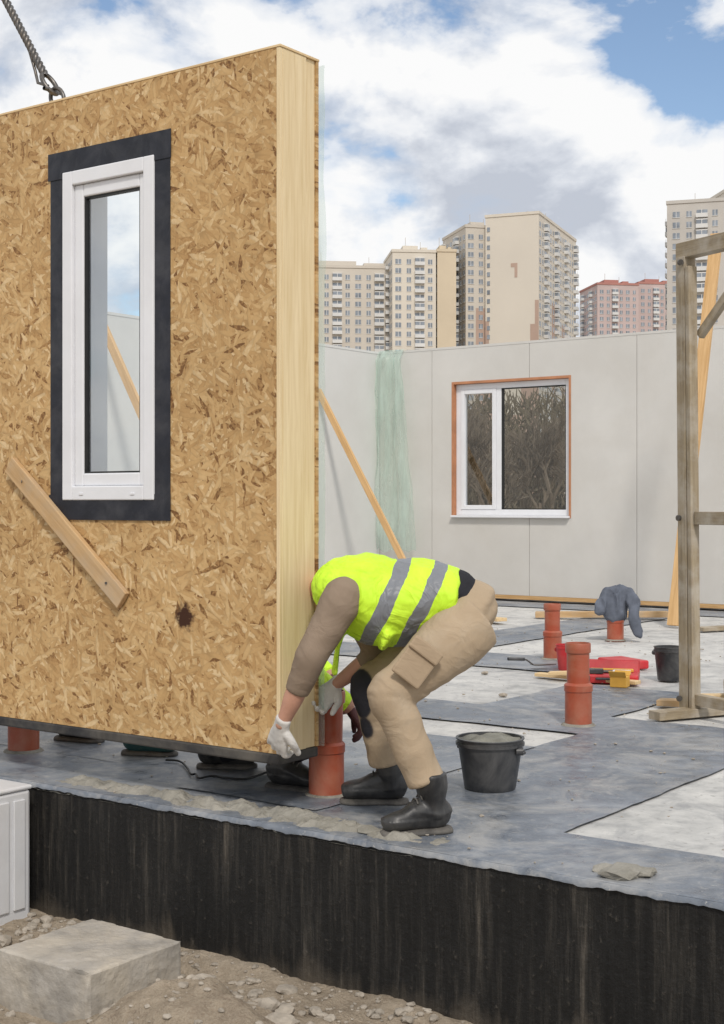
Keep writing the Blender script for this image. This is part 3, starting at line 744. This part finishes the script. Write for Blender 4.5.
def head(name,c,look,upv,par,hat=None):
    c=Vector(c); f=Vector(look).normalized(); u=Vector(upv); u=(u-f*u.dot(f)).normalized(); s=f.cross(u)
    bm=bmesh.new()
    loft(bm,[(c+u*.085,.03,.035),(c+u*.06,.055,.065),(c+u*.02,.064,.078),(c-u*.02+f*.004,.060,.072),(c-u*.055+f*.015,.048,.055),(c-u*.085+f*.03,.028,.03)],s,20,4,.6)
    loft(bm,[(c+f*.068+u*.012,.007,.007),(c+f*.082-u*.012,.011,.011),(c+f*.074-u*.02,.013,.008)],s,10,3)
    loft(bm,[(c+f*.06-u*.05-s*.02,.006,.006),(c+f*.068-u*.05,.008,.007),(c+f*.06-u*.05+s*.02,.006,.006)],u,10,3)
    loft(bm,[(c+f*.062+u*.026-s*.04,.006,.006),(c+f*.073+u*.028,.007,.007),(c+f*.062+u*.026+s*.04,.006,.006)],u,10,3)
    for q in (-1,1): loft(bm,[(c+s*q*.064+u*.02,.012,.006),(c+s*q*.07+u*.0,.014,.007),(c+s*q*.066-u*.022,.008,.006)],f,10,3)
    fuse(name,bm,skin,.005,3,None,par)
    for q in (-1,1):
        bm=bmesh.new(); bmesh.ops.create_icosphere(bm,subdivisions=2,radius=.011,matrix=Matrix.Translation(c+f*.064+s*q*.026+u*.012))
        me=bpy.data.meshes.new("eye"); bm.to_mesh(me); bm.free(); me.materials.append(upvc); attach(link(bpy.data.objects.new("eye",me)),par)
        bm=bmesh.new(); bmesh.ops.create_icosphere(bm,subdivisions=2,radius=.005,matrix=Matrix.Translation(c+f*.0725+s*q*.026+u*.012))
        me=bpy.data.meshes.new("pupil"); bm.to_mesh(me); bm.free(); me.materials.append(rubber); attach(link(bpy.data.objects.new("pupil",me)),par)
    bm=bmesh.new()
    loft(bm,[(c+u*.092-f*.005,.035,.045),(c+u*.068-f*.008,.062,.07),(c+u*.035-f*.016,.069,.070),(c-u*.0-f*.026,.066,.058),(c-u*.04-f*.03,.05,.042)],s,20,4,.5)
    fuse("hair",bm,hat or hair,.006,2,lambda p:.003*nz(p,60),par)

def worker(name,J,root,lat,trm,shm,vestm,toeN,toeF,hands):
    par=empty(name,root); lat=Vector(lat)
    thd=(J["knee_n"]-J["hip_n"]).normalized(); shd=(J["ank_n"]-J["knee_n"]).normalized(); kz=J["knee_n"].z
    def wr(p):
        near=math.exp(-((p-J["knee_n"]).length/.10)**2)+math.exp(-((p-J["knee_f"]).length/.10)**2)
        low=max(0,1-abs(p.z-.19)/.07)
        d=thd if p.z>kz else shd
        return (.002+.004*min(1,near)+.004*low)*crease(p,d,10,1)+.0015*crease(p,(d+lat*.5).normalized(),19,4)+.004*nz(p,6,2)
    bm=bmesh.new()
    for s in ("n","f"):
        h,k,a=J["hip_"+s],J["knee_"+s],J["ank_"+s]
        a=a+(k-a).normalized()*.03
        th=(k-h); sh=(a-k)
        loft(bm,[(h-th*.08,.092,.098),(h+th*.15,.096,.102),(h+th*.5,.082,.088),(h+th*.82,.068,.071),(k+ (th.normalized()-sh.normalized())*.008,.062,.064),(k+sh*.22,.060,.062),(k+sh*.5,.060,.060),(k+sh*.8,.058,.058),(a,.061,.059)],lat,20,4,.12)
    wp_=J["waist"]-J["pelvis"]
    loft(bm,[(J["pelvis"]+wp_*1.0,.118,.080),(J["pelvis"]+wp_*.4,.140,.103),(J["pelvis"],.150,.108),(J["pelvis"]-wp_*.25,.135,.088)],lat,20,4,.6)
    fuse("trousers",bm,trm,.0055,8,wr,par)
    bm=bmesh.new(); w,c2=J["waist"],J["belly"]
    loft(bm,[(w-wp_*.16,.126,.088),(w,.128,.090),(w.lerp(c2,.6),.135,.10)],lat,20,4,.06)
    fuse("undershirt",bm,cloth("black_shirt",(.03,.03,.035)).m,.008,3,lambda p:.005*fold(p,12,3),par)
    bm=bmesh.new()
    loft(bm,[(J["belly"],.14,.10),(J["chest"],.155,.12),(J["shc"],.145,.090),(J["neck"],.055,.05)],lat,20,5,.6)
    for s in ("n","f"):
        a,e,q=J["sh_"+s],J["elb_"+s],J["wri_"+s]; cuff=J.get("cuff_"+s,.45)
        ic=a.lerp(J["shc"],.35)
        loft(bm,[(ic,.068,.066),(a,.067,.065),(a.lerp(e,.35),.060,.060),(a.lerp(e,.8),.052,.053),(e,.049,.050),(e.lerp(q,cuff*.5),.045,.045),(e.lerp(q,cuff),.040,.039)],lat,18,5,.15)
    ad=(J["elb_n"]-J["sh_n"]).normalized()
    def sw(p):
        near=math.exp(-((p-J["elb_n"]).length/.07)**2)+math.exp(-((p-J["elb_f"]).length/.07)**2)
        return (.002+.004*min(1,near))*crease(p,ad,12,3)+.0015*crease(p,(ad+lat*.6).normalized(),22,4)
    fuse("work_shirt",bm,shm,.0055,6,sw,par)
    for s in ("n","f"):
        bm=bmesh.new(); e,q=J["elb_"+s],J["wri_"+s]; cuff=J.get("cuff_"+s,.45)
        loft(bm,[(e.lerp(q,cuff*.6),.034,.034),(e.lerp(q,cuff+.1),.033,.032),(e.lerp(q,.85),.026,.024),(e.lerp(q,1.02),.024,.022)],lat,14,4,.5)
        fuse("forearm",bm,skin,.006,2,None,par)
    bm=bmesh.new(); loft(bm,[(J["shc"].lerp(J["neck"],.5),.05,.05),(J["neck"],.045,.045),(J["head"].lerp(J["neck"],.4),.043,.045)],lat,14,4)
    fuse("neck",bm,skin,.007,2,None,par)
    bm=bmesh.new()
    H=J["hem"]
    loft(bm,[(H,.148,.095),(H.lerp(J["belly"],.5),.155,.113),(J["belly"]+Vector((0,0,-.008)),.162,.130),(J["chest"]+Vector((0,0,-.012)),.172,.143),(J["chest"].lerp(J["shc"],.6),.176,.134),(J["shc"],.160,.110),(J["shc"].lerp(J["neck"],.45),.10,.08)],lat,28,6,.12)
    if "flap" in J:
        for F in J["flap"]: loft(bm,F,lat,14,4,.5)
    fuse("hi_vis_vest",bm,vestm,.0055,3,lambda p:.006*crease(p,Vector((0,0,1)),7,7)+.005*fold(p,10,3,(1,1,.6))+.002*nz(p,45),par)
    boot("boot_n",J["ank_n"],toeN,par); boot("boot_f",J["ank_f"],toeF,par)
    for nm,k in (("n",0),("f",1)):
        h=hands[k]; hand("hand_"+nm,J["wri_"+nm],h[0],h[1],h[2],par,h[3],h[4],h[5])
    return par

lat=W(0,1,0)
J=dict(
 pelvis=W(.345,4.42,.65),waist=W(.285,4.42,.705),belly=W(.185,4.43,.705),chest=W(.075,4.44,.698),shc=W(-.045,4.46,.728),neck=W(-.11,4.52,.738),
 head=W(-.178,4.745,.675),hem=W(.300,4.42,.698),
 hip_n=W(.33,4.33,.62),knee_n=W(.085,4.22,.42),ank_n=W(.205,4.21,.135),
 hip_f=W(.325,4.51,.62),knee_f=W(.03,4.57,.40),ank_f=W(.085,4.62,.12),
 sh_n=W(-.06,4.31,.705),elb_n=W(-.155,4.27,.53),wri_n=W(-.247,4.325,.315),cuff_n=.5,
 sh_f=W(-.02,4.60,.70),elb_f=W(.05,4.62,.50),wri_f=W(-.085,4.64,.40),cuff_f=.35)
J["flap"]=[[(W(-.06,4.42,.66),.10,.03),(W(-.075,4.43,.56),.08,.014),(W(-.085,4.44,.47),.07,.010)],
           [(W(.08,4.40,.60),.13,.03),(W(.06,4.40,.55),.11,.012)]]
khaki=cloth("khaki_canvas",(.41,.315,.215),.08,dirt=(.47,.40,.31),knees=[tuple(W(-.025,4.52,.34)),tuple(W(-.015,4.52,.26)),tuple(W(-.01,4.53,.41))],kc=(.035,.035,.042),kr=.062,bs=.35)
shirt=cloth("brown_shirt",(.255,.195,.145),.08,bs=.35)
ax=(.9*CY,.9*SY,-.43)
vm=vest_mat("hi_vis_fabric",[(-.232,.023),(-.125,.021)],ax)
hn=(W(-.270,4.378,.0)-W(-.247,4.325,.09), (0,1,0),glovem,(.15,.95,.75),1,1.08)
hf=(W(-.145,4.63,.335)-W(-.085,4.64,.40), W(-.3,-1,-.1),glovem,(.5,.6,.5),-1,1.0)
worker("construction_worker",J,W(.25,4.4,0),lat,khaki.m,shirt.m,vm,W(-1,-.35,0),W(-1,.05,0),(hn,hf))
par=bpy.data.objects["construction_worker"]
head("head",J["head"],W(-.35,-.05,-.9),W(-.9,.2,.4),par)
pk_m=cloth("khaki_pocket",(.37,.28,.19),.08).m
plank("cargo_pocket",W(.19,4.172,.560),W(.125,4.152,.475),.10,.014,pk_m,par,up=W(.1,-1,.1),bevel=.006)
plank("pocket_flap",W(.203,4.166,.578),W(.178,4.158,.545),.104,.014,pk_m,par,up=W(.1,-1,.1),bevel=.006)

J2=dict(
 pelvis=W(-.50,5.06,.27),waist=W(-.47,5.04,.36),belly=W(-.45,5.03,.42),chest=W(-.40,5.01,.52),shc=W(-.36,4.99,.61),neck=W(-.33,4.98,.67),
 head=W(-.31,4.96,.77),hem=W(-.475,5.045,.33),
 hip_n=W(-.48,4.96,.25),knee_n=W(-.20,4.93,.33),ank_n=W(-.27,4.86,.09),
 hip_f=W(-.48,5.15,.25),knee_f=W(-.24,5.2,.10),ank_f=W(-.55,5.24,.09),
 sh_n=W(-.33,4.86,.60),elb_n=W(-.20,4.86,.42),wri_n=W(-.045,4.92,.28),cuff_n=.9,
 sh_f=W(-.36,5.15,.60),elb_f=W(-.22,5.22,.43),wri_f=W(-.10,5.10,.35),cuff_f=.8)
dark=cloth("black_trousers",(.03,.03,.035),.2,dirt=(.12,.11,.1)); yj=vest_mat("hi_vis_sleeve",[],(0,0,1))
vm2=vest_mat("hi_vis_fabric_b",[(.42,.02),(.52,.02)],(0,0,1))
hh=(W(.5,-.1,-.8),W(-1,0,-.5),cloth("work_glove",(.12,.06,.06)).m,(.4,.6,.5),1,1.0)
worker("construction_worker",J2,W(-.4,5.0,0),lat,dark.m,yj,vm2,W(1,-.5,0),W(1,0,0),(hh,hh))
par2=bpy.data.objects["construction_worker.001"]
head("head",J2["head"],W(.7,-.1,-.6),W(.5,0,.8),par2)

bt=empty("rubber_boots",W(-1.2,5.8,0))
boot("boot_l",W(-1.22,5.85,.12),W(1,-.4,0),bt); boot("boot_r",W(-.88,5.52,.12),W(1,-.2,0),bt,dusty("teal_rubber",(.03,.09,.09),.3,9,.5,.2,(.2,.2,.18),.5))

# ================================================================= background
tree_m=dusty("bark",(.17,.135,.10),.35,1.5,.9,.2); twig=dusty("hedge_twigs",(.17,.14,.095),.35,2,.9,.2)
vs=[];fs=[]
def seg(a,b,r0,r1,n=4):
    t=(b-a).normalized(); x=t.cross(Vector((.3,.2,1))).normalized(); y=t.cross(x); k=len(vs)
    for c,r in ((a,r0),(b,r1)):
        for i in range(n):
            q=6.283*i/n; vs.append(c+x*r*math.cos(q)+y*r*math.sin(q))
    for i in range(n): fs.append((k+i,k+(i+1)%n,k+n+(i+1)%n,k+n+i))
def branch(p,d,L,r,dep,top):
    e=p+d*L
    if e.z>top: return
    m=p+d*L*.5+Vector((random.uniform(-1,1),random.uniform(-1,1),0))*L*.05
    seg(p,m,r,r*.85,5 if dep>3 else 3); seg(m,e,r*.85,r*.65,5 if dep>3 else 3)
    if dep==0: return
    for i in range(random.choice((3,3,4)) if dep>1 else 4):
        q=random.random()*6.283; sp=random.uniform(.35,.8)
        nd=(d+Vector((math.cos(q),math.sin(q),random.uniform(0,.5)))*sp).normalized()
        branch(p.lerp(e,random.uniform(.5,1)),nd,L*random.uniform(.6,.82),max(.013,r*.55),dep-1,top)
for i in range(44):
    x=random.uniform(-3,13) if i<32 else random.uniform(-10,30); d=random.uniform(36,62); h=random.uniform(1.5,2.0)*(d/48)
    branch(W(x,d,GZ),Vector((random.uniform(-.1,.1),random.uniform(-.1,.1),1)).normalized(),h,.10,5,.86+.098*d)
mk("bare_trees",vs,fs,tree_m)
vs=[];fs=[]
for i in range(22000):
    x=random.uniform(-6,20) if i<15000 else random.uniform(-20,40); d=random.uniform(63,72); z=GZ+6.2*random.random()**1.7
    p=W(x,d,z); q=p+Vector((random.uniform(-.5,.5),random.uniform(-.5,.5),random.uniform(.2,.9))); seg(p,q,.05,.02,3)
mk("hedge",vs,fs,twig)
fm=dusty("fence_metal",(.045,.05,.055),.2,2,.6,.1)
fe=empty("site_fence",W(5,30,GZ)); L=[]
for i in range(30):
    L.append((-15+i*1.5,-15+i*1.5+.06,-.03,.03,0,1.15)); L.append((-14.94+i*1.5,-13.5+i*1.5,-.01,.01,.08,1.05))
o=boxes("fence_panels",L,[fm],None,local=True); o.parent=fe; fe.rotation_euler=(0,0,YAW)

cream=dusty("cream_render",(.65,.60,.52),.05,.05,.9,.02,(.57,.52,.46),.35)  # tower wall colours here are mixed paler, distance haze put into the colour
cream2=dusty("beige_brick",(.57,.525,.46),.08,.05,.9,.02,(.48,.43,.38),.3)
brown=dusty("brown_brick",(.45,.33,.27),.1,.1,.9,.02)
redb=dusty("pink_brick",(.50,.40,.38),.1,.1,.9,.02)
ochre=dusty("ochre_render",(.60,.51,.38),.08,.1,.9,.02)
wing=dusty("tower_glass",(.23,.26,.30),.4,.6,.25,.02,None,0,.5)  # pane colour lightened to carry the haze
white=dusty("balcony_white",(.64,.64,.63),.08,.2,.8,.02)
greyc=dusty("grey_concrete",(.51,.485,.45),.1,.1,.9,.02)
redroof=dusty("red_roof",(.42,.20,.17),.1,.1,.8,.02)
def tower(name,x,d,rot,w,dp,h,wall,front='win',right='win',left='win',bay=2.25,fh=1.9,patch=brown,seed=1,par_m=None):
    rnd=random.Random(seed)
    e=empty(name,W(x,d,GZ),YAW+rot)
    def bx(nm,L,mats): 
        o=boxes(nm,L,mats,None,local=True); o.parent=e
    bx("walls",[(-w/2,w/2,-dp/2,dp/2,0,h)],[wall])
    bx("parapet",[(-w/2-.15,w/2+.15,-dp/2-.15,dp/2+.15,h+.01,h+.6),(-w*.2,w*.15,-dp*.2,dp*.2,h+.61,h+2.2),(w*.2,w*.35,-dp*.3,dp*.1,h+.61,h+1.6)],[par_m or wall])
    bx("antenna",[(-w*.1,-w*.1+.1,0,.1,h+2.21,h+4.5),(w*.25,w*.25+.1,0,.1,h+1.61,h+3.6)],[greyc])
    G=[];Bc=[];Pt=[];Fr=[]
    nf=int((h-1.0)/fh)
    def face(kind,width,tr):
        if kind=='blank': return
        nb=max(1,int(width/bay)); off=(width-nb*bay)/2
        for b in range(nb):
            c=-width/2+off+bay*(b+.5)
            isb=(b%4==2)
            enc=[rnd.random()<.5 for _ in range(nf)]
            for f in range(nf):
                z=h-.9-(f+1)*fh+.35
                if z<12: continue
                if isb:
                    Bc.append(tr(c-bay*.46,c+bay*.46,0,.8,z-.3,z+.42)); 
                    if enc[f]: Fr.append(tr(c-bay*.44,c+bay*.44,0.0,.72,z+1.12,z+1.3))
                    G.append(tr(c-bay*.42,c+bay*.42,0.02,.7 if enc[f] else .06,z+.43,z+1.11))
                    Fr.append(tr(c-.06,c+.06,.701,.76,z+.43,z+1.11))
                else:
                    ww=bay*(.2 if b%2 else .27)
                    G.append(tr(c-ww,c+ww,.0,.05,z,z+1.0))
                    Fr.append(tr(c-ww-.06,c+ww+.06,.0,.1,z-.1,z-.01))
                    Fr.append(tr(c-.05,c+.05,.051,.07,z,z+1.0))
            if patch is not None and not isb and rnd.random()<.5:
                t=rnd.randint(9,nf-2)
                Pt.append(tr(c-bay*.5,c+bay*.5,0,.03,0,h-t*fh))
    face(front,w,lambda a,b,o0,o1,z0,z1:(a,b,-dp/2-o1,-dp/2-o0,z0,z1))
    face(right,dp,lambda a,b,o0,o1,z0,z1:(w/2+o0,w/2+o1,a,b,z0,z1))
    face(left,dp,lambda a,b,o0,o1,z0,z1:(-w/2-o1,-w/2-o0,a,b,z0,z1))
    if G: bx("window_glass",G,[wing])
    if Bc: bx("balconies",Bc,[white])
    if Fr: bx("window_trim",Fr,[white])
    if Pt: bx("brick_bands",Pt,[patch])
    return e
tower("apartment_tower",-6,305,.10,30,14,51.5,cream2,seed=3)
tower("apartment_tower",10.2,301,.10,9.2,15,54,cream,seed=5)
tower("apartment_tower",17.0,302,.10,4,16,54.2,ochre,front='blank',seed=5)
tower("apartment_tower",24.4,306,.25,9,16,60,cream2,seed=8)
e=tower("apartment_tower",37.9,311,-.38,11.6,34,62,cream,front='blank',seed=11)
L=[(-5.8,-3.6,-17.05,-17.0,0,33),(-3.6,-1.6,-17.05,-17.0,0,28),(-.6,2.0,-17.05,-17.0,0,20),(2.0,4.0,-17.05,-17,0,31),(4.0,5.8,-17.05,-17,0,39),(5,5.8,-17.05,-17,39,44),(-5.8,-5,-17.05,-17,33,40)]
o=boxes("gable_pattern",L,[brown],None,local=True); o.parent=e
o=boxes("gable_windows",[(-5.4,-4.8,-17.12,-17.0,59-k*1.9,59.9-k*1.9) for k in range(20)],[wing],None,local=True); o.parent=e
o=boxes("gable_emblem",[(.6,1.2,-17.06,-17.0,49,52),(-.2,.6,-17.06,-17.0,51.2,52)],[brown],None,local=True); o.parent=e
tower("apartment_tower",70.5,400,.15,12,16,62.5,redb,seed=21,patch=None,bay=1.9,par_m=redroof)
tower("apartment_tower",83,405,.15,12,16,63.5,redb,seed=23,patch=None,bay=1.9,par_m=redroof)
tower("apartment_tower",63.3,262,-.30,10,26,55,greyc,seed=31)
tower("apartment_tower",74,262,.1,14,14,59,cream,seed=33,patch=None)

# ================================================================= world
sunv=Vector((.50,-.52,.78)).normalized()
world=bpy.data.worlds.new("World"); scene.world=world; world.use_nodes=True
nt=world.node_tree; nt.nodes.clear()
class Wn(M):
    def __init__(s): s.nt=nt; s.tc=nt.nodes.new("ShaderNodeTexCoord")
w=Wn()
sky=w.n("ShaderNodeTexSky"); sky.sky_type='NISHITA'; sky.sun_disc=False
sky.sun_elevation=math.asin(sunv.z); sky.sun_rotation=math.atan2(sunv.x,sunv.y)
dirv=w.tc.outputs["Generated"]
def cl(off,sc=(1,1,1.7)):
    mp=w.map(sc,(0,0,0),off,dirv)
    a=w.noise(7.5,12,.54,.15,mp); b=w.noise(2.6,3,.5,0,mp)
    return w.math('ADD',w.math('MULTIPLY',a,.7),w.math('MULTIPLY',b,.3))
O=(1.3,.7,.4)
n0=cl(O); n1=cl((O[0]+.015,O[1]-.01,O[2]+.05))
dp=w.n("ShaderNodeVectorMath",operation='DOT_PRODUCT'); w.l(dirv,dp.inputs[0]); dp.inputs[1].default_value=(-.414,.840,.352)
hole=w.ramp(dp.outputs["Value"],[(.9905,0.0),(.9985,1.0)])
dens=w.math('ADD',n0,w.math('SUBTRACT',.095,w.math('MULTIPLY',hole,.17)))
mask=w.ramp(dens,[(.480,0.0),(.520,.75),(.57,1.0)])
shade=w.math('ADD',w.math('MULTIPLY',w.math('SUBTRACT',n0,n1),5.0),.66)
cc=w.ramp(shade,[(.15,(.56,.60,.68)),(.42,(.72,.755,.82)),(.62,(.88,.90,.935)),(.85,(1.0,1.0,1.0))])
bg1=w.n("ShaderNodeBackground"); bg1.inputs[1].default_value=.14; w.l(sky.outputs[0],bg1.inputs[0])
bg2=w.n("ShaderNodeBackground"); bg2.inputs[1].default_value=.97; w.l(cc,bg2.inputs[0])
mx=w.n("ShaderNodeMixShader"); w.l(mask,mx.inputs[0]); w.l(bg1.outputs[0],mx.inputs[1]); w.l(bg2.outputs[0],mx.inputs[2])
out=w.n("ShaderNodeOutputWorld"); w.l(mx.outputs[0],out.inputs[0])
sl_=bpy.data.lights.new("sun",'SUN'); sl_.energy=2.1; sl_.angle=math.radians(7); sl_.color=(1,.94,.86)
so=link(bpy.data.objects.new("sun",sl_)); so.rotation_euler=sunv.to_track_quat('Z','Y').to_euler(); so.location=(0,0,20)

# ================================================================= scale + camera
for o in scene.objects:
    if o.parent is None: o.location=o.location*S; o.scale=o.scale*S
cam=bpy.data.cameras.new("camera"); co=link(bpy.data.objects.new("camera",cam)); scene.camera=co
co.location=(0,0,1.0*S); co.rotation_euler=(math.pi/2,0,YAW)
cam.sensor_fit='VERTICAL'; cam.sensor_height=24; cam.lens=1400/1024*24; cam.shift_y=-9/1024
cam.clip_end=5000; cam.clip_start=.05
scene.view_settings.view_transform='Standard'; scene.view_settings.look='None'; scene.view_settings.exposure=0
